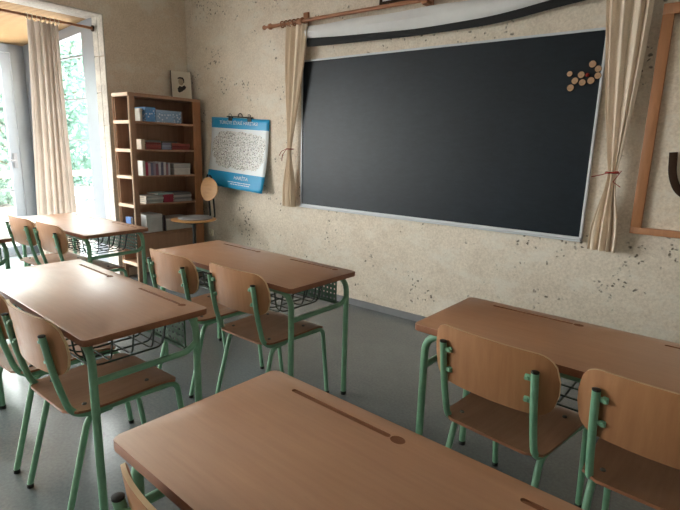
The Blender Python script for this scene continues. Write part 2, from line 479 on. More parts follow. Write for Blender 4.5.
# ------------------------------------------------------------------ desks
DL, DW, DH = 1.291, .522, .76
def desk_proto():
    root = thing('school_desk', '', 'desk', (0,0,0), 0, 'green framed double school desks')
    bm = bmesh.new(); prism(bm, rrect(DL, DW, .02), DH-.026, DH, .003)
    for f in bm.faces:
        if abs(f.normal.z) < .5: f.material_index = 1
    me = mesh_of('tabletop', bm, [M['tabletop'], M['tableedge'], M['groove']])
    top = bpy.data.objects.new('tabletop', me); C.objects.link(top)
    cut = bmesh.new()
    for x0, x1 in ((-.50, -.17), (.17, .50)):
        poly = []
        for k in range(9): a = PI/2+PI*k/8; poly.append((x0+0.008*math.cos(a), .205+.008*math.sin(a)))
        for k in range(9): a = -PI/2+PI*k/8; poly.append((x1+0.008*math.cos(a), .205+.008*math.sin(a)))
        prism(cut, poly, DH-.004, DH+.01)
    for x in (-.14, .53):
        prism(cut, [(x+.020*math.cos(2*PI*k/20), .205+.016*math.sin(2*PI*k/20)) for k in range(20)], DH-.002, DH+.012)
    cm = mesh_of('cutter', cut, [M['groove'], M['groove'], M['groove']], smooth=False)
    for p in cm.polygons: p.material_index = 2
    co = bpy.data.objects.new('cutter', cm); C.objects.link(co)
    md = top.modifiers.new('b', 'BOOLEAN'); md.object = co; md.operation = 'DIFFERENCE'; md.solver = 'EXACT'
    dg = bpy.context.evaluated_depsgraph_get(); dg.update()
    nm = bpy.data.meshes.new_from_object(top.evaluated_get(dg)); nm.name = 'tabletop'
    top.modifiers.clear(); top.data = nm; top.parent = root
    bpy.data.objects.remove(co)
    lx, ly, zt = DL/2-.038, DW/2-.040, DH-.026-.016
    r = .0155
    for sy in (-1, 1):
        obj('leg_frame', T(fillet([(-lx, sy*ly, .012), (-lx, sy*ly, zt), (lx, sy*ly, zt), (lx, sy*ly, .012)], .085, 8), r, 12), M['green'], root)
        for sx in (-1, 1):
            obj('foot_cap', lathe(bmesh.new(), [(.0165,0),(.017,.003),(.017,.018),(.016,.02)], (sx*lx, sy*ly, 0), 12), M['black'], root)
    for sx in (-1, 1):
        obj('crossbar', T(fillet([(sx*lx, -ly, .575), (sx*(lx-.0), ly-.045, .575), (sx*lx, ly, .61)], .04), .0135, 10), M['green'], root)
    # perforated modesty panel under the far side
    bm = bmesh.new(); nx, nz = 40, 5; x0, x1, z0, z1 = -.545, .545, .570, .716; y = .205
    dx, dz = (x1-x0)/nx, (z1-z0)/nz
    grid = {}
    def gv(i, j):
        if (i, j) not in grid: grid[i, j] = bm.verts.new((x0+i*dx, y, z0+j*dz))
        return grid[i, j]
    for i in range(nx):
        for j in range(nz):
            cxx, czz = x0+(i+.5)*dx, z0+(j+.5)*dz; h = .19
            outer = [gv(i, j), gv(i+1, j), gv(i+1, j+1), gv(i, j+1)]
            inner = [bm.verts.new((cxx+a*dx*h, y, czz+b*dz*h)) for a, b in ((-1,-1),(1,-1),(1,1),(-1,1))]
            for k in range(4): bm.faces.new((outer[k], outer[(k+1) % 4], inner[(k+1) % 4], inner[k]))
    pn = obj('perforated_panel', bm, M['greend'], root, smooth=False)
    sm = pn.modifiers.new('s', 'SOLIDIFY'); sm.thickness = .0015
    bm = bmesh.new(); box(bm, (x0, y-.01, z0-.012), (x1, y+.012, z0)); box(bm, (x0, y-.003, z0), (x0+.006, y+.004, DH-.026)); box(bm, (x1-.006, y-.003, z0), (x1, y+.004, DH-.026))
    obj('panel_rim', bm, M['greend'], root, smooth=False)
    # wire book basket
    bm = bmesh.new(); zb = .570; rw = .004
    n = 11
    for k in range(n):
        x = -.46+.92*k/(n-1)
        tube(bm, fillet([(x, -.205, zt+.014), (x, -.185, zb+.03), (x, -.14, zb), (x, .135, zb), (x, .185, zt+.014)], .02, 3), rw, 6)
    for yy_ in (-.17, -.09, 0, .09, .14):
        tube(bm, fillet([(-.505, yy_, zt+.012), (-.47, yy_, zb+.005), (.47, yy_, zb+.005), (.505, yy_, zt+.012)], .03, 3), rw, 6)
    obj('wire_basket', bm, M['wire'], root)
    return root
desk0 = desk_proto()
DESKS = [
 (-.4064, .7387, -.0571, 'bare brown-topped school desk closest to the camera, cut off by the bottom picture edge'),
 (-2.3316, 1.0429, -.0481, 'double school desk whose top glares white from the window, beside the closest desk'),
 (-2.2452, 2.0075, -.0414, 'double school desk with two chairs below the map and blackboard end'),
 (-.2585, 1.9344, -.0426, 'double school desk below the right half of the blackboard, facing the bare stone wall'),
 (-4.325, 1.9689, .0038, 'double school desk in front of the bookcase and the long window curtain'),
 (-4.575, 1.09, -.045, 'school desk of which only a top corner and green leg show at left picture edge'),
]
for i, (x, y, a, lb) in enumerate(DESKS):
    if i == 0: desk0.location = (x, y, 0); desk0.rotation_euler.z = a; desk0['label'] = lb
    else: dup(desk0, (x, y, 0), a, lb)

# ------------------------------------------------------------------ chairs
def chair_proto():
    root = thing('school_chair', '', 'chair', (0,0,0), 0, 'plywood school chairs on green tube frames')
    # backrest
    bm = bmesh.new(); hw, zb0, zb1, rc = .230, .620, .832, .085
    nu, nv = 24, 12; th = .010
    def half_h(u):                           # rounded outline
        d = abs(u)*hw - (hw-rc)
        if d <= 0: return 1.0
        d = min(d, rc); hh = (zb1-zb0)/2
        return (hh-rc+math.sqrt(max(0, rc*rc-d*d)))/hh
    def P(u, v, off):
        x = hw*math.sin(u*1.06)/math.sin(1.06)
        bow = .052*(u*u) 
        zc_, hh = (zb0+zb1)/2, (zb1-zb0)/2*half_h(u)
        z = zc_+v*hh + .010*(1-u*u)*(v if v > 0 else 0)
        tiltb = -.034-(z-.62)*.12
        return Vector((x, tiltb+bow+off, z))
    us = [-1+2*i/nu for i in range(nu+1)]
    us = [math.copysign(abs(u)**.8, u) for u in us]; us[0], us[-1] = -.9999, .9999
    F_ = [[bm.verts.new(P(u, -1+2*j/nv, 0)) for j in range(nv+1)] for u in us]
    K_ = [[bm.verts.new(P(u, -1+2*j/nv, th)) for j in range(nv+1)] for u in us]
    for i in range(nu):
        for j in range(nv):
            bm.faces.new((F_[i][j], F_[i+1][j], F_[i+1][j+1], F_[i][j+1])); bm.faces.new((K_[i][j], K_[i][j+1], K_[i+1][j+1], K_[i+1][j]))
    rim = []
    for i in range(nu):
        rim.append(bm.faces.new((F_[i][0], K_[i][0], K_[i+1][0], F_[i+1][0]))); rim.append(bm.faces.new((F_[i][nv], F_[i+1][nv], K_[i+1][nv], K_[i][nv])))
    for j in range(nv):
        rim.append(bm.faces.new((F_[0][j], F_[0][j+1], K_[0][j+1], K_[0][j]))); rim.append(bm.faces.new((F_[nu][j], K_[nu][j], K_[nu][j+1], F_[nu][j+1])))
    for f in rim: f.material_index = 1
    obj('backrest', bm, [M['ply'], M['plyedge']], root)
    # seat
    bm = bmesh.new(); nu, nv = 18, 14; hw, y0, y1 = .213, .005, .472
    def Q(i, j, off):
        u = -1+2*i/nu; v = j/nv
        rr = .05; y = y0+(y1-y0)*v
        e = min(y-y0, y1-y); inset = 0
        if e < rr: inset = rr-math.sqrt(max(0, rr*rr-(rr-e)**2))
        x = u*(hw*(.92+.08*v)-inset)
        z = .452 - .010*math.exp(-((v-.38)/.3)**2)*(1-u*u*.6)
        if v > .8: z -= .028*((v-.8)/.2)**2
        if v < .12: z += .003
        return Vector((x, y, z+off))
    A_ = [[bm.verts.new(Q(i, j, .010)) for j in range(nv+1)] for i in range(nu+1)]
    D_ = [[bm.verts.new(Q(i, j, 0)) for j in range(nv+1)] for i in range(nu+1)]
    rim = []
    for i in range(nu):
        for j in range(nv):
            bm.faces.new((A_[i][j], A_[i+1][j], A_[i+1][j+1], A_[i][j+1])); bm.faces.new((D_[i][j], D_[i][j+1], D_[i+1][j+1], D_[i+1][j]))
        rim.append(bm.faces.new((A_[i][0], D_[i][0], D_[i+1][0], A_[i+1][0]))); rim.append(bm.faces.new((A_[i][nv], A_[i+1][nv], D_[i+1][nv], D_[i][nv])))
    for j in range(nv):
        rim.append(bm.faces.new((A_[0][j], A_[0][j+1], D_[0][j+1], D_[0][j]))); rim.append(bm.faces.new((A_[nu][j], D_[nu][j], D_[nu][j+1], A_[nu][j+1])))
    for f in rim: f.material_index = 1
    st = obj('seat', bm, [M['seat'], M['tableedge']], root)
    for sx in (-1, 1):
        for y in (.085, .345):
            obj('seat_bolt', lathe(bmesh.new(), [(.009,0),(.009,.003),(.006,.006)], (sx*.145, y, .458 if y < .2 else .461), 10), M['bolt'], st)
    r = .0125
    for sx in (-1, 1):
        x, xf = sx*.17, sx*.195
        pts = fillet([(x, -.047, .780), (x, -.022, .62), (x, .028, .432), (xf, .42, .432)], [.10, .07], 7)
        ps = obj('back_post', T(pts, r, 12), M['green'], root)
        obj('post_cap', lathe(bmesh.new(), [(.0126,0),(.013,.002),(.013,.005),(.009,.007)], (x, -.047, .777), 12), M['black'], ps)
        obj('leg', T(fillet([(xf, .36, .432), (xf, .455, .432), (sx*.190, .512, .006)], .055, 7), r, 12), M['green'], root)
        obj('leg', T(fillet([(x, .175, .420), (x, .085, .420), (sx*.178, -.030, .006)], .055, 7), r, 12), M['green'], root)
        obj('foot_cap', lathe(bmesh.new(), [(.0135,0),(.014,.003),(.014,.016),(.013,.017)], (sx*.190, .511, 0), 12), M['black'], root)
        obj('foot_cap', lathe(bmesh.new(), [(.0135,0),(.014,.003),(.014,.016),(.013,.017)], (sx*.178, -.028, 0), 12), M['black'], root)
        for z in (.752, .672):
            yb = -.034-(z-.62)*.12+.052*.5
            bm = bmesh.new()
            box(bm, (min(x, x-sx*.034), -.047+(.78-z)*.156-.004, z-.008), (max(x, x-sx*.034), -.047+(.78-z)*.156+.004, z+.008), .002)
            box(bm, (min(x-sx*.034, x-sx*.018), -.047+(.78-z)*.156, z-.010), (max(x-sx*.034, x-sx*.018), yb+.012, z+.010), .002)
            bk = obj('bracket', bm, M['green'], root)
            obj('bracket_bolt', lathe(bmesh.new(), [(.0065,-.006),(.0065,0),(.005,.001)], (x-sx*.026, -.047+(.78-z)*.156-.003, z), 8, 'Y'), M['green'], bk)
    obj('seat_crossbar', T([(-.172, .20, .432), (.172, .20, .432)], .010, 8), M['green'], root)
    return root
chair0 = chair_proto()
CH = [
 (-.542, 1.588, -.135, 'plywood school chair seen whole from behind, beside the narrow gap showing basket wires'),
 (-.033, 1.555, -.071, 'plywood school chair cut off by the right picture edge below the dark wall frame'),
 (-1.911, 1.638, -.021, 'plywood school chair at the desk below the map, on the blackboard side'),
 (-2.454, 1.622, -.030, 'plywood school chair at the desk below the map, on the bookcase side'),
 (-1.968, .709, -.013, 'plywood school chair pushed under the glaring desk, complete backrest in view'),
 (-2.472, .710, .018, 'plywood school chair cut off by the left picture edge at the glaring desk'),
 (-4.424, 1.572, .03, 'pale-lit plywood school chair before the curtained window, closer to the glass door'),
 (-3.972, 1.598, .004, 'pale-lit plywood school chair before the curtained window, closer to the bookcase'),
 (-.662, .446, -.057, 'plywood school chair showing only a backrest edge beside the desk closest to camera'),
]
for i, (x, y, a, lb) in enumerate(CH):
    if i == 0: chair0.location = (x, y, 0); chair0.rotation_euler.z = a; chair0['label'] = lb
    else: dup(chair0, (x, y, 0), a, lb)

# ------------------------------------------------------------------ blackboard
bx0, bx1, bz0, bz1 = -3.268, -.712, .880, 2.224
bb = thing('blackboard', 'large dark blackboard with thin pale metal frame on the stone wall', 'blackboard', ((bx0+bx1)/2, W, bz0))
hwd, hh = (bx1-bx0)/2, bz1-bz0
obj('writing_surface', B((-hwd+.01, -.026, .01), (hwd-.01, -.002, hh-.01)), M['board'], bb, smooth=False)
f = .016
for lo, hi in (((-hwd, -.034, hh-f), (hwd, -.002, hh)), ((-hwd, -.034, 0), (-hwd+f, -.002, hh)), ((hwd-f, -.034, 0), (hwd, -.002, hh))):
    obj('frame_strip', B(lo, hi, .003), M['chrome'], bb, smooth=False)
obj('chalk_ledge', box(box(bmesh.new(), (-hwd, -.034, 0), (hwd, -.002, f+.004), .003), (-hwd, -.05, -.012), (hwd, -.002, 0), .003), M['chrome'], bb, smooth=False)

# wood slices stuck on the board
SL = [(-.911,1.959,.021,'wood slice on the blackboard, alone at the outer upper end of its cluster'),
 (-.840,1.949,.025,'wood slice on the blackboard, in the upper row left of the red bead'),
 (-.780,2.010,.026,'topmost wood slice of the cluster on the blackboard'),
 (-.744,1.979,.024,'wood slice half under the curtain edge, just below the topmost slice'),
 (-.741,1.938,.024,'lower of the two wood slices touching the curtain edge'),
 (-.874,1.914,.025,'wood slice on the blackboard, just above the lowest slice'),
 (-.828,1.901,.025,'middle wood slice in the lower row under the red bead'),
 (-.778,1.910,.026,'wood slice in the lower row closest to the curtain'),
 (-.896,1.871,.026,'lowest wood slice of the cluster on the blackboard')]
M['slice'] = plain('sawn_branch_wood', (176,140,108), .7, .2, 60)
for x, z, r, lb in SL:
    r *= .82
    o = tag(obj('wood_slice', lathe(bmesh.new(), [(r*.96,0),(r,.002),(r,.008),(r*.94,.010)], (0,0,0), 18, 'Y'), M['slice'], None, (x, W-.0285, z), (0, 0, PI)), lb, 'wood slice', 'wood slices on the blackboard')
    o.scale.y = 1
    obj('bark', lathe(bmesh.new(), [(r*1.0,0),(r*1.06,.002),(r*1.06,.007),(r*1.0,.008)], (0,0,0), 18, 'Y'), M['darkwood'], o)
tag(obj('red_bead', bmesh.ops.create_uvsphere(b_ := bmesh.new(), u_segments=12, v_segments=8, radius=.012) and b_, M['tie'], None, (-.803, W-.037, 1.945)), 'small red bead among the wood slices on the blackboard', 'bead')

# ------------------------------------------------------------------ curtain rod, curtains and rolled screen over the board
rod = thing('curtain_rod', 'reddish wooden curtain rod with turned finial above the blackboard', 'curtain rod', (-2.0, W-.085, 2.545))
x0 = -1.70
obj('pole', T([(-1.55, 0, 0), (1.75, 0, 0)], .014, 12), M['rodwood'], rod)
obj('finial', lathe(bmesh.new(), [(.004,-.16),(.018,-.155),(.022,-.14),(.014,-.125),(.010,-.10),(.012,-.085),(.026,-.075),(.028,-.055),(.018,-.04),(.016,0),(.016,.05)], (-1.56, 0, 0), 14, 'X'), M['rodwood'], rod)
for bx_ in (-1.235, .02, 1.3):
    bm = bmesh.new(); box(bm, (bx_-.025, -.02, -.03), (bx_+.025, .083, -.012), .004); box(bm, (bx_-.03, .065, -.06), (bx_+.03, .083, .09), .004)
    lathe(bm, [(.022,-.028),(.026,-.01),(.026,.01),(.022,.028)], (bx_, 0, 0), 12, 'X')
    obj('rod_bracket', bm, M['rodwood'], rod)
obj('top_lath', B((-1.3, .045, .012), (1.75, .083, .034), .004), M['rodwood'], rod)

def curtain(name, label, prof, z0, z1, base, along, pleats, mat, seed, parent_loc, group, nv=46, nu=120, amp=.02):
    """prof(t) -> (centre, half width, pleat depth factor) along the rod direction; t=0 top, 1 hem"""
    r = random.Random(seed); ph = [r.uniform(0, 2*PI) for _ in range(4)]
    bm = bmesh.new(); rows = []
    for j in range(nv+1):
        t = j/nv; z = z1+(z0-z1)*t; c, h, d = prof(t); row = []
        for i in range(nu+1):
            u = i/nu
            s = c+h*(2*u-1)+.006*math.sin(9*u+ph[0]+2*t)
            off = amp*d*(math.sin(2*PI*pleats*u+ph[1]+.8*math.sin(2.2*t+ph[2]))+.35*math.sin(2*PI*pleats*1.73*u+ph[3]+1.5*t))
            p = (s, off, z) if along == 'x' else (-off, s, z)
            row.append(bm.verts.new(Vector(p)+Vector(base)-Vector(parent_loc)))
        rows.append(row)
    for a, b in zip(rows, rows[1:]):
        for i in range(nu): bm.faces.new((a[i], a[i+1], b[i+1], b[i]))
    t = thing(name, label, 'curtain', parent_loc, 0, group)
    f = obj('fabric', bm, mat, t)
    return t
def lerp(a, b, t): return a+(b-a)*max(0, min(1, t))
def ss(t): t = max(0, min(1, t)); return t*t*(3-2*t)
def prof_left(t):
    tie = .665
    if t < tie:
        k = ss(t/tie); kk = (t/tie)**2.2
        return lerp(-3.275, -3.368, t/tie), lerp(.130, .024, kk*.6+k*.4), lerp(1, .45, k)
    k = ss((t-tie)/(1-tie)*1.3); return lerp(-3.368, -3.372, k), lerp(.024, .080, k), lerp(.45, 1, k)
cl = curtain('wall_curtain', 'cream curtain tied with string at the map side of the blackboard', prof_left, .865, 2.52, (0, W-.085, 0), 'x', 4, M['cloth'], 3, (-3.36, W-.085, .865), 'tied cream curtains at the blackboard')
obj('tie_cord', tube(tube(tube(bmesh.new(), [(.033*math.cos(a*PI/8), .030*math.sin(a*PI/8), .555) for a in range(17)], .005, 6), [(-.02,-.03,.555), (-.07,-.045,.53), (-.10,-.045,.49)], .003, 5), [(-.01,-.034,.555), (-.05,-.05,.50), (-.06,-.05,.44)], .003, 5), M['tie'], cl)
for k in range(6):
    x = -.105+.05*k
    obj('curtain_ring', tube(bmesh.new(), [(x, .026*math.cos(a*PI/8), 1.680+.026*math.sin(a*PI/8)) for a in range(17)], .006, 6), M['rodwood'], cl)
def prof_right(t):
    tie = .70
    if t < tie:
        k = t/tie; return lerp(-.620, -.572, k**.8), lerp(.140, .028, .35*k+.65*k**2.0), lerp(1.1, .5, k)
    k = ss((t-tie)/(1-tie)*1.2); return lerp(-.572, -.575, k), lerp(.028, .082, k), lerp(.5, 1.1, k)
cr = curtain('wall_curtain', 'cream curtain tied with red string at the wood-slice side of the blackboard', prof_right, .835, 2.52, (0, W-.085, 0), 'x', 4, M['cloth'], 8, (-.575, W-.085, .835), 'tied cream curtains at the blackboard')
obj('tie_cord', tube(tube(tube(bmesh.new(), [(.036*math.cos(a*PI/8), .034*math.sin(a*PI/8), .505) for a in range(17)], .006, 6), [(.0,-.035,.51), (-.05,-.06,.49), (-.105,-.055,.475)], .003, 5), [(.01,-.034,.51), (.06,-.055,.52), (.02,-.05,.45), (.065,-.05,.42)], .003, 5), M['tie'], cr, label='red string')
for k in range(6):
    x = -.14+.05*k
    obj('curtain_ring', tube(bmesh.new(), [(x, .026*math.cos(a*PI/8), 1.710+.026*math.sin(a*PI/8)) for a in range(17)], .006, 6), M['rodwood'], cr)

# rolled-up white projection cloth with black hem
sx_ = [(-3.19,2.388,2.327),(-2.80,2.367,2.317),(-2.03,2.341,2.304),(-1.405,2.360,2.316),(-1.079,2.409,2.364),(-.85,2.437,2.390),(-.70,2.45,2.405)]
def sz(x, k):
    for a, b in zip(sx_, sx_[1:]):
        if x <= b[0]:
            t = (x-a[0])/(b[0]-a[0]); return a[k]+(b[k]-a[k])*t
    return sx_[-1][k]
def smooth_sz(x, k): return sum(sz(x+d, k) for d in (-.16,-.08,0,.08,.16))/5
ps = thing('projection_screen', 'rolled white projection cloth with drooping black hem above the blackboard', 'projection screen', (-2, W, 2.3))
bm = bmesh.new(); rows = []
for i in range(81):
    x = -3.19+2.49*i/80; zt_, zl = 2.505+.004*math.sin(9*x), smooth_sz(x, 1)+.008
    row = []
    for k in range(14):
        a = 2*PI*k/14; cz, hz = (zt_+zl)/2, (zt_-zl)/2
        yy_ = -.050-.030*math.cos(a)*(1+.15*math.sin(7*x+a*2)) - .012*math.exp(-((math.sin(a)-.1+.25*math.sin(1.7*x))/.18)**2)*(math.cos(a) > 0)
        row.append(bm.verts.new((x+2, yy_, cz+hz*math.sin(a)-2.3)))
    rows.append(row)
for a, b in zip(rows, rows[1:]):
    for k in range(14): bm.faces.new((a[k], a[(k+1) % 14], b[(k+1) % 14], b[k]))
bm.faces.new(rows[0][::-1]); bm.faces.new(rows[-1])
obj('rolled_cloth', bm, M['screen'], ps)
bm = bmesh.new(); rows = []
for i in range(81):
    x = -3.18+2.46*i/80; a_, b_2 = smooth_sz(x, 1)+.012, smooth_sz(x, 2)
    rows.append([bm.verts.new((x+2, y_, z_-2.3)) for y_, z_ in ((-.066, a_), (-.070, (a_+b_2)/2), (-.062, b_2), (-.054, (a_+b_2)/2), (-.056, a_))])
for a, b in zip(rows, rows[1:]):
    for k in range(5): bm.faces.new((a[k], a[(k+1) % 5], b[(k+1) % 5], b[k]))
bm.faces.new(rows[0][::-1]); bm.faces.new(rows[-1])
obj('hem', bm, M['blackcloth'], ps, label='black hem')

# picture above the rod (only its foot shows)
pf = thing('picture_frame', 'dark framed picture above the curtain rod, only its lower edge in view', 'picture', (-2.24, W, 2.583))
bm = bmesh.new()
for lo, hi in (((-.20,-.022,0),(.20,0,.025)), ((-.20,-.022,.465),(.20,0,.49)), ((-.20,-.022,.025),(-.175,0,.465)), ((.175,-.022,.025),(.20,0,.465))): box(bm, lo, hi, .003)
obj('frame', bm, M['darkwood'], pf); obj('picture_sheet', B((-.175,-.012,.025), (.175,-.004,.465)), M['screen'], pf)

# wooden wall frame at the right
wf = thing('wall_frame', 'large varnished wooden frame on the stone wall beside the tied curtain', 'frame', (-.437, W, .965))
fw, fhh, bw = 1.5, 1.35, .06
for nm, lo, hi in (('frame_bar', (0,-.045,0), (fw,0,.042)), ('frame_bar', (0,-.045,fhh-.06), (fw,0,fhh)), ('frame_bar', (0,-.045,.042), (bw,0,fhh-.06)), ('frame_bar', (fw-bw,-.045,.042), (fw,0,fhh-.06))):
    obj(nm, B(lo, hi, .004), M['framewood'], wf)
obj('backing_panel', B((bw,-.012,.042), (fw-bw,-.003,fhh-.06)), M['wall2'], wf, smooth=False)
tag(obj('hanging_strap', tube(bmesh.new(), fillet([(0,0,.22), (.012,-.002,.08), (.06,-.002,-.02), (.16,0,-.05)], .07, 6), .022, 8, True, .25), M['darkwood'], None, (-.272, W-.034, 1.255)), 'dark brown curved strap hanging inside the large wooden wall frame', 'strap')

# wall sockets
def socket(loc, rz, lb):
    t = thing('wall_socket', lb, 'socket', loc, rz)
    obj('plate', prism(bmesh.new(), rrect(.08, .08, .012), 0, .010, .002), M['ivory'], t, rot=(PI/2, 0, 0))
    obj('socket_insert', lathe(bmesh.new(), [(.024,0),(.024,.013),(.019,.013),(.018,.006)], (0,0,0), 16, 'Z'), M['paper'], t, rot=(PI/2, 0, 0))
socket((-4.70, W-.0005, .43), 0, 'small ivory wall socket between the bookcase and the swivel chair')

# ------------------------------------------------------------------ map poster
mp = thing('map_poster', 'blue and white wall map sheet hanging from two clips beside the bookcase', 'map', (-4.195, W-.004, .985), 0, None, (0, math.radians(2.6), 0))
PW, PH = .452, .735
bm = bmesh.new(); nx, nz = 16, 20; g = []
def py(x, v): return -.012-.085*(1-v)**2.2-.012*(x/PW)*(1-v)-.010*math.cos(x*5)*(1-v)
for i in range(nx+1):
    x = -PW+2*PW*i/nx; g.append([bm.verts.new((x*(1+.03*(1-j/nz)), py(x, j/nz), PH*j/nz)) for j in range(nz+1)])
for i in range(nx):
    for j in range(nz): bm.faces.new((g[i][j], g[i+1][j], g[i+1][j+1], g[i][j+1]))
sh = obj('map_sheet', bm, M['map'], mp); sm = sh.modifiers.new('s', 'SOLIDIFY'); sm.thickness = .002; sm.offset = 1
def text_mesh(name, body, size, sx=1.0):
    cu = bpy.data.curves.new(name, 'FONT'); cu.body = body; cu.size = size; cu.align_x = 'CENTER'; cu.align_y = 'CENTER'; cu.offset = size*.012
    to = bpy.data.objects.new(name, cu); C.objects.link(to)
    dg = bpy.context.evaluated_depsgraph_get(); dg.update()
    me = bpy.data.meshes.new_from_object(to.evaluated_get(dg)); bpy.data.objects.remove(to)
    xs = [v.co.x for v in me.vertices]; k = sx/(max(xs)-min(xs))
    for v in me.vertices: v.co.x *= k
    me.materials.append(M['mapwhite']); return me
def put_text(name, body, size, w, x, z):
    me = text_mesh(name, body, size, w)
    for v in me.vertices:
        xx, zz = v.co.x+x, v.co.y+z
        v.co = Vector((xx, py(xx, zz/PH)-.0045, zz))
    return obj(name, me, None, mp)
put_text('map_title', 'TÜRKİYE SİYASİ HARİTASI', .048, .60, -.01, .683)
put_text('map_imprint', 'HARİTA', .05, .22, .12, .115)
for z, w in ((.068, .36), (.048, .26)):
    bm = bmesh.new(); n = 12; x0_ = .10-w/2; r2 = random.Random(int(z*1000)); x = x0_
    while x < x0_+w:
        l = r2.uniform(.02, .05); box(bm, (x, py(x, z/PH)-.005, z-.004), (x+l, py(x+l, z/PH)-.0035, z+.004)); x += l+.008
    obj('small_print', bm, M['mapwhite'], mp, smooth=False)
for x in (-.135, .165):
    bm = bmesh.new(); box(bm, (x-.028, -.024, PH-.03), (x+.028, .002, PH+.012), .006)
    tube(bm, fillet([(x-.018,-.016,PH+.01), (x-.018,-.022,PH+.04), (x+.018,-.022,PH+.04), (x+.018,-.016,PH+.01)], .012, 4), .003, 6)
    obj('clip', bm, M['black'], mp)
bm = bmesh.new(); tube(bm, [(-.20,-.008,PH+.014), (.20,-.008,PH+.010)], .006, 8)
tube(bm, [(.012+.032*math.cos(a*PI/10), -.008, PH+.018+.032*math.sin(a*PI/10)) for a in range(11)], .005, 6)
obj('hanger', bm, M['black'], mp)

# ------------------------------------------------------------------ bookcase
bcx0, bcx1, by0, by1, bh = -5.03, -4.727, 2.715, 3.565, 1.92
bc = thing('bookcase', 'tall brown wooden bookcase with window-lit slatted end against the corner', 'bookcase', (bcx1, by0, 0))
def bp_(lo, hi): return [(lo[0]-bcx1, lo[1]-by0, lo[2]), (hi[0]-bcx1, hi[1]-by0, hi[2])]
def bpart(name, lo, hi, mat, lab=None, bev=.002):
    a, b = bp_(lo, hi); return obj(name, B(a, b, bev), mat, bc, smooth=False, label=lab)
SHELF = [1.652, 1.374, 1.106, .814, .505, .20]
bpart('upright', (bcx1-.022, by0+.012, 0), (bcx1, by0+.065, bh-.03), M['brownwood'])
bpart('upright', (bcx0, by0+.012, 0), (bcx0+.03, by0+.05, bh-.03), M['brownwood'])
bpart('upright', (bcx1-.02, by1-.10, 0), (bcx1, by1, bh-.03), M['framewood'])
bpart('side_panel', (bcx0, by1-.02, 0), (bcx1-.02, by1, bh-.03), M['brownwood'])
bpart('back_panel', (bcx0+.0, by0+.05, .10), (bcx0+.012, by1-.02, bh-.03), M['brownwood'])
bpart('top_board', (bcx0, by0, bh-.03), (bcx1+.004, by1, bh), M['brownwood'])
for z in SHELF: bpart('shelf', (bcx0+.012, by0+.012, z-.019), (bcx1-.022, by1-.02, z), M['brownwood'])
bm = bmesh.new()
for z in SHELF: a, b = bp_((bcx1-.022, by0+.065, z-.019), (bcx1-.006, by1-.10, z)); box(bm, a, b)
obj('shelf_edge', bm, M['brownwood'], bc, smooth=False)
# edge strips of the open end, window light painted in as paleness
for z in [bh] + [s+.004 for s in SHELF if s not in (.505,)]+[.56]:
    bpart('end_rail', (bcx0, by0-.004, z-.034), (bcx1-.004, by0+.012, z-.002), M['litwood'], 'window-lit wooden rail of the open end')
for x0_, x1_ in ((bcx0-.003, bcx0+.007), (bcx1-.008, bcx1+.002)):
    bpart('end_strip', (x0_, by0-.002, 0), (x1_, by0+.012, bh-.04), M['litwood'], 'window-lit edge strip of the open end')
bpart('drawer_front', (bcx1-.018, by0+.065, .235), (bcx1-.004, by1-.10, .480), M['brownwood'])

# things on the shelves: y positions along the shelf, all slightly behind the face
cols = {}
def cm_(rgb):
    if rgb not in cols: cols[rgb] = plain('cover_%02x%02x%02x' % rgb, rgb, .5, .10, 14)
    return cols[rgb]
def shelf_book(y0, y1, z, h, rgb, lb, name='book', cat='book', group=None, depth=.20, lean=0, pages=True):
    y0, y1 = y0+.03, y1+.03
    xf = bcx1-.035
    t = thing(name, lb, cat, (xf, (y0+y1)/2, z+.0005), 0, group, (lean, 0, 0))
    hw_ = (y1-y0)/2
    c = bmesh.new(); box(c, (-depth, -hw_, 0), (0, -hw_+.003, h)); box(c, (-depth, hw_-.003, 0), (0, hw_, h)); box(c, (-.004, -hw_, 0), (0, hw_, h))
    obj('cover', c, cm_(rgb), t, smooth=False)
    obj('pages', B((-depth+.006, -hw_+.003, .004), (-.004, hw_-.003, h-.004)), M['paper'], t, smooth=False)
    return t
def flat_book(y0, y1, z, th, rgb, lb, group, depth=.22, rz=0, xf=None):
    y0, y1 = y0+.03, y1+.03
    xf = xf or bcx1-.03
    t = thing('book', lb, 'book', (xf-depth/2, (y0+y1)/2, z+.0005), rz, group)
    hl = (y1-y0)/2; d = depth/2
    c = bmesh.new(); box(c, (-d, -hl, 0), (d, hl, .003)); box(c, (-d, -hl, th-.003), (d, hl, th)); box(c, (d-.004, -hl, 0), (d, hl, th))
    obj('cover', c, cm_(rgb), t, smooth=False)
    obj('pages', B((-d+.005, -hl+.004, .003), (d-.004, hl-.004, th-.003)), M['paper'], t, smooth=False)
    return t
def printed(rgb):
    t = NT('printed_cardboard_%02x%02x%02x' % rgb)
    v = t.add('ShaderNodeTexVoronoi'); v.inputs['Scale'].default_value = 38; t.link(t.co.outputs['Object'], v.inputs['Vector'])
    sp = t.ramp(v.outputs['Distance'], [(.25, (.9,.9,.9,1)), (.42, (0,0,0,1))])
    t.base(t.mix(sp, lin(rgb), lin((222,230,238)))); t.rough(.5); return t.m
def carton(y0, y1, z, h, rgb, lb, depth=.22, group=None, marks=None):
    y0, y1 = y0+.03, y1+.03
    xf = bcx1-.03
    t = thing('carton', lb, 'box', (xf-depth/2, (y0+y1)/2, z+.0005), 0, group)
    hl = (y1-y0)/2; d = depth/2
    obj('box_body', B((-d, -hl, 0), (d, hl, h*.93), .003), cm_(rgb), t, smooth=False)
    obj('lid', B((-d-.002, -hl-.002, h*.80), (d+.002, hl+.002, h), .003), cm_(tuple(min(255, c+10) for c in rgb)), t, smooth=False)
    if marks:
        t.children[0].data.materials[0] = printed(rgb)
    return t
s1, s2, s3, s4, s5, s6 = SHELF
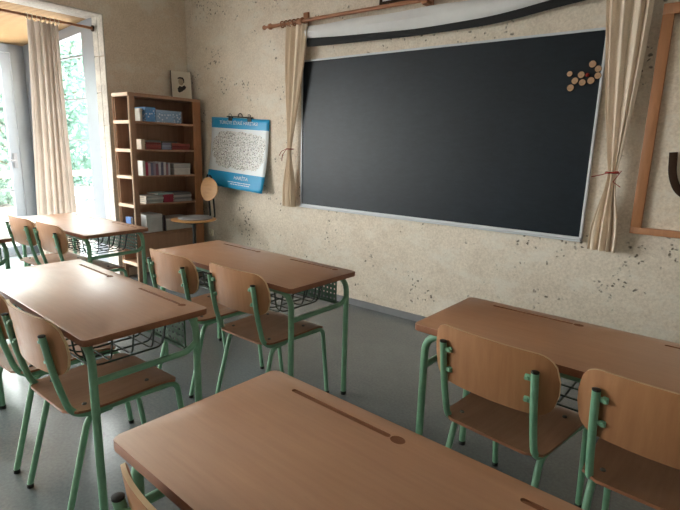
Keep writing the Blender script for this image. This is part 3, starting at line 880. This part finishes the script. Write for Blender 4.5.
# shelf 1
shelf_book(2.825, 2.850, s1, .125, (206,200,186), 'small white book alone at the open end of the top shelf')
carton(2.885, 2.995, s1, .145, (96,150,206), 'blue patterned box on the top shelf', .24, None, 26)
carton(3.000, 3.305, s1, .125, (140,166,196), 'long pale blue box on the top shelf', .24, None, 34)
# shelf 2
shelf_book(2.822, 2.860, s2, .10, (226,206,184), 'cream book standing at the end of the red books shelf')
gl2 = 'flat red books on the second shelf'
for i in range(3):
    flat_book(2.872, 3.045, s2+.024*i, .023, [(140,60,52), (160,74,66), (128,50,46)][i], ['lowest of the red books lying at the open-end side of the second shelf', 'middle of the red books lying at the open-end side of the second shelf', 'third red book up at the open-end side of the second shelf'][i], gl2)
flat_book(2.88, 3.04, s2+.072, .022, (110,112,112), 'grey book on top of the red pile, open-end side of the second shelf', gl2)
for i in range(3):
    flat_book(3.055, 3.165, s2+.024*i, .023, [(150,150,176), (176,178,196), (140,138,162)][i], ['lowest lilac book in the middle pile of the second shelf', 'middle lilac book in the middle pile of the second shelf', 'top lilac book in the middle pile of the second shelf'][i], gl2)
for i in range(3):
    flat_book(3.175, 3.40, s2+.022*i, .021, [(156,62,54), (140,54,50), (166,80,70)][i], ['lowest red book in the pile at the wall side of the second shelf', 'middle red book in the pile at the wall side of the second shelf', 'top red book in the pile at the wall side of the second shelf'][i], gl2)
flat_book(3.06, 3.24, s2+.0725, .014, (96,96,96), 'thin dark grey folder lying across the second shelf piles', gl2)
# shelf 3
cs = [((228,226,222),.150),((196,64,96),.135),((210,190,200),.128),((126,124,150),.130),((170,150,168),.128),((150,96,110),.120),((206,200,208),.135),((120,116,140),.130),((222,214,214),.138),((170,120,130),.118),((196,192,200),.130)]
y = 2.825; names3 = ['white', 'crimson', 'pale pink', 'slate blue', 'mauve', 'dark rose', 'pearl', 'dark slate', 'off-white', 'dusty red', 'light lilac']
for i, ((rgb, h)) in enumerate(cs):
    w_ = .030 if i < 9 else .026
    shelf_book(y, y+w_-.002, s3, h, rgb, '%s book standing in the row on the third shelf' % names3[i], group='standing books on the third shelf'); y += w_
carton(3.19, 3.395, s3, .068, (196,192,186), 'lower of two white boxes stacked on the third shelf', .22)
carton(3.185, 3.40, s3+.0685, .052, (170,166,164), 'upper of two pale boxes stacked on the third shelf', .22)
# shelf 4
g4 = 'flat magazines on the fourth shelf'
for i in range(4):
    flat_book(2.835+.006*(i % 2), 3.035+.005*(i % 3), s4+.020*i, .019, [(190,186,178), (170,170,166), (200,196,190), (160,156,152)][i], '%s white magazine in the pile at the open end of the fourth shelf' % ['lowest', 'second', 'third', 'uppermost'][i], g4)
carton(3.05, 3.165, s4, .085, (150,34,58), 'small crimson box between the magazine piles on the fourth shelf', .20)
for i in range(4):
    flat_book(3.175, 3.40-.008*(i % 2), s4+.024*i, .023, [(176,172,170), (130,128,132), (186,182,178), (110,108,114)][i], '%s grey magazine in the pile at the wall side of the fourth shelf' % ['lowest', 'second', 'third', 'uppermost'][i], g4)
o = flat_book(2.98, 3.16, s4+.0865, .014, (170,196,196), 'pale teal booklet resting slanted on the crimson box', g4)
# shelf 5
carton(2.83, 3.015, s5, .19, (190,190,190), 'large plain white box on the fifth shelf', .24)
shelf_book(3.025, 3.055, s5, .17, (60,44,52), 'dark purple book standing between white boxes on the fifth shelf')
carton(3.065, 3.40, s5, .13, (188,184,182), 'long low white box behind the swivel chair on the fifth shelf', .24)
tt = thing('book', 'blue book seen through the slatted end of the bookcase', 'book', (-4.90, by0+.035, s5+.0005)); 
obj('cover', box(box(box(bmesh.new(), (-.05,-.013,0), (.05,-.010,.17)), (-.05,.010,0), (.05,.013,.17)), (-.05,-.013,0), (-.046,.013,.17)), cm_((60,110,180)), tt, smooth=False)
obj('pages', B((-.046,-.010,.004), (.046,.010,.166)), M['paper'], tt, smooth=False)

# portrait on top of the bookcase
pr = thing('portrait_photo', 'small cream portrait print of a dark-suited person standing on the bookcase', 'portrait', (-4.935, 3.485, bh+.003), 0, None, (0, -.10, -.35))
obj('photo_board', B((-.016, -.108, 0), (0, .108, .30), .003), M['paper'], pr, smooth=False)
obj('board_edge', box(box(bmesh.new(), (-.018,-.112,0), (.0,-.108,.302)), (-.018,.108,0), (.0,.112,.302)), M['darkwood'], pr, smooth=False)
def flat_poly(name, pts, mat, x):
    pts = [(a*.8, .155+(b-.15)*.8) for a, b in pts]
    bm = bmesh.new(); f = [bm.verts.new((x, a, b)) for a, b in pts]; k = [bm.verts.new((x-.001, a, b)) for a, b in pts]
    bm.faces.new(f); bm.faces.new(k[::-1])
    for i in range(len(pts)): bm.faces.new((f[i], k[i], k[(i+1) % len(pts)], f[(i+1) % len(pts)]))
    return obj(name, bm, mat, pr, smooth=False)
ov = lambda cy, cz, a, b, n=20: [(cy+a*math.cos(2*PI*k/n), cz+b*math.sin(2*PI*k/n)) for k in range(n)]
flat_poly('printed_face', ov(-.006, .195, .036, .05), M['inkmid'], .002)
flat_poly('printed_hair', [(-.05,.225),(-.048,.243),(-.02,.256),(.02,.253),(.036,.235),(.040,.19),(.030,.175),(.026,.21),(.012,.232),(-.02,.236),(-.04,.228)], M['ink'], .0032)
flat_poly('printed_suit', [(-.055,.06),(-.058,.10),(-.03,.135),(-.012,.132),(.008,.128),(.034,.150),(.062,.128),(.05,.10),(.0,.062),(-.035,.045)], M['ink'], .003)
flat_poly('printed_collar', [(-.022,.138),(-.005,.125),(.016,.142),(.012,.152),(-.004,.140),(-.018,.150)], M['paper'], .0042)

# ------------------------------------------------------------------ swivel chair
sc = thing('swivel_chair', 'high swivel chair with small oval plywood back beside the bookcase', 'chair', (-4.40, 3.19, 0), math.radians(5))
sh_ = .665
bm = bmesh.new(); lathe(bm, [(.05,0),(.19,.0),(.228,.008),(.235,.016),(.228,.022),(.19,.024),(.02,.018)], (0,0,sh_-.02), 28)
obj('seat', bm, M['ochre'], sc)
obj('seat_pad', lathe(bmesh.new(), [(.165,0),(.180,.006),(.176,.016),(.15,.022),(.02,.024)], (0,.02,sh_+.002), 26), M['greypad'], sc)
bm = bmesh.new(); n = 26; rows = []
for off in (0, .012):
    rows.append([bm.verts.new((.122*math.cos(2*PI*k/n)*(1+.06*math.cos(4*PI*k/n)), .205+.10*(.122*math.cos(2*PI*k/n))**2/.01*.12+off+.04*math.sin(2*PI*k/n)*.35, 0.968+.128*math.sin(2*PI*k/n))) for k in range(n)])
bm.faces.new(rows[0]); bm.faces.new(rows[1][::-1])
for k in range(n): bm.faces.new((rows[0][k], rows[1][k], rows[1][(k+1) % n], rows[0][(k+1) % n]))
obj('backrest', bm, M['ochre'], sc)
for sx in (-1, 1):
    obj('back_tube', T(fillet([(sx*.035, .0, sh_-.035), (sx*.035, .27, sh_-.03), (sx*.035, .255, sh_+.14), (sx*.035, .232, 1.10), (sx*.012, .222, 1.118)], [.06, .1, .03], 6), .010, 10), M['black'], sc)
obj('seat_mount', box(bmesh.new(), (-.08,-.09,sh_-.045), (.08,.09,sh_-.02), .006), M['black'], sc)
obj('gas_post', lathe(bmesh.new(), [(.030,.10),(.030,.30),(.018,.305),(.018,sh_-.045),(.03,sh_-.042)], (0,0,0), 16), M['black'], sc)
for k in range(5):
    a = 2*PI*k/5+.3; ca, sa = math.cos(a), math.sin(a)
    obj('base_arm', T([(ca*.02, sa*.02, .12), (ca*.15, sa*.15, .10), (ca*.26, sa*.26, .068)], [.022,.018,.014], 8), M['black'], sc)
    obj('caster', lathe(bmesh.new(), [(.018,-.02),(.027,-.014),(.027,.014),(.018,.02)], (ca*.26, sa*.26, .027), 14, 'X'), M['black'], sc)
    obj('caster_stem', T([(ca*.26, sa*.26, .045), (ca*.26, sa*.26, .075)], .007, 6), M['black'], sc)

# ------------------------------------------------------------------ window curtain
RXC = LX-.15
wr = thing('window_curtain_rod', 'thin brown rod across the bay opening carrying the long curtain', 'curtain rod', (RXC, EY, 2.535))
obj('pole', T([(0, -4.5, -.004), (0, -.008, 0)], .013, 10), M['rodwood'], wr)
obj('end_socket', lathe(bmesh.new(), [(.03,-.014),(.03,-.004),(.02,0)], (0, -.012, 0), 12, 'Y'), M['darkwood'], wr)
def prof_win(t): return lerp(2.195, 2.150, t), lerp(.135, .185, ss(t)), 1
wc = curtain('window_curtain', 'long cream curtain hanging in the bay opening behind the far desk', prof_win, .03, 2.50, (RXC, 0, 0), 'y', 6, M['cloth_win'], 12, (RXC, 2.2, .03), None, amp=.028)
for k in range(8):
    y = -.135+.038*k
    obj('curtain_ring', tube(bmesh.new(), [(.022*math.cos(a*PI/8), y, 2.497+.026*math.sin(a*PI/8)) for a in range(17)], .004, 6), M['ivory'], wc)

# ------------------------------------------------------------------ light and camera
wd = bpy.data.worlds.new('overcast'); S.world = wd; wd.use_nodes = True
bg = wd.node_tree.nodes['Background']; bg.inputs['Color'].default_value = (1.0, .955, .95, 1); bg.inputs['Strength'].default_value = 9.0
def portal(name, loc, rot, sx, sy):
    l = bpy.data.lights.new(name, 'AREA'); l.shape = 'RECTANGLE'; l.size = sx; l.size_y = sy
    o = bpy.data.objects.new(name, l); C.objects.link(o); o.location = loc; o.rotation_euler = rot; l.cycles.is_portal = True
portal('bay_daylight', (OX-.09, (BAYS+EY)/2, 1.27), (0, -PI/2, 0), 2.4, EY-BAYS)
for a, b in FW: portal('rear_daylight', ((a+b)/2, BY-.21, 1.725), (PI/2, 0, 0), b-a, 1.55)
portal('bay_end_daylight', ((OX+LX-.3)/2, EY+.09, 1.27), (-PI/2, 0, 0), 1.6, 2.4)

f, yaw, pitch, roll, h = 495.366, .6522, .2143, .0279, 1.4505
cy, sy, cp, sp = math.cos(yaw), math.sin(yaw), math.cos(pitch), math.sin(pitch)
Fv = Vector((-sy*cp, cy*cp, -sp)); Rv = Vector((cy, sy, 0)); Uv = Rv.cross(Fv)
c, s = math.cos(roll), math.sin(roll)
R2, U2 = Rv*c+Uv*s, Uv*c-Rv*s
cam = bpy.data.cameras.new('camera'); co = bpy.data.objects.new('camera', cam); C.objects.link(co)
cam.sensor_width = 36; cam.lens = f/680*36; cam.clip_start = .02
m = Matrix((R2, U2, -Fv)).transposed().to_4x4(); m.translation = Vector((0, 0, h)); co.matrix_world = m
S.camera = co
S.view_settings.view_transform = 'Standard'; S.view_settings.look = 'None'; S.view_settings.gamma = 1
S.view_settings.use_curve_mapping = False; S.view_settings.exposure = 1.95
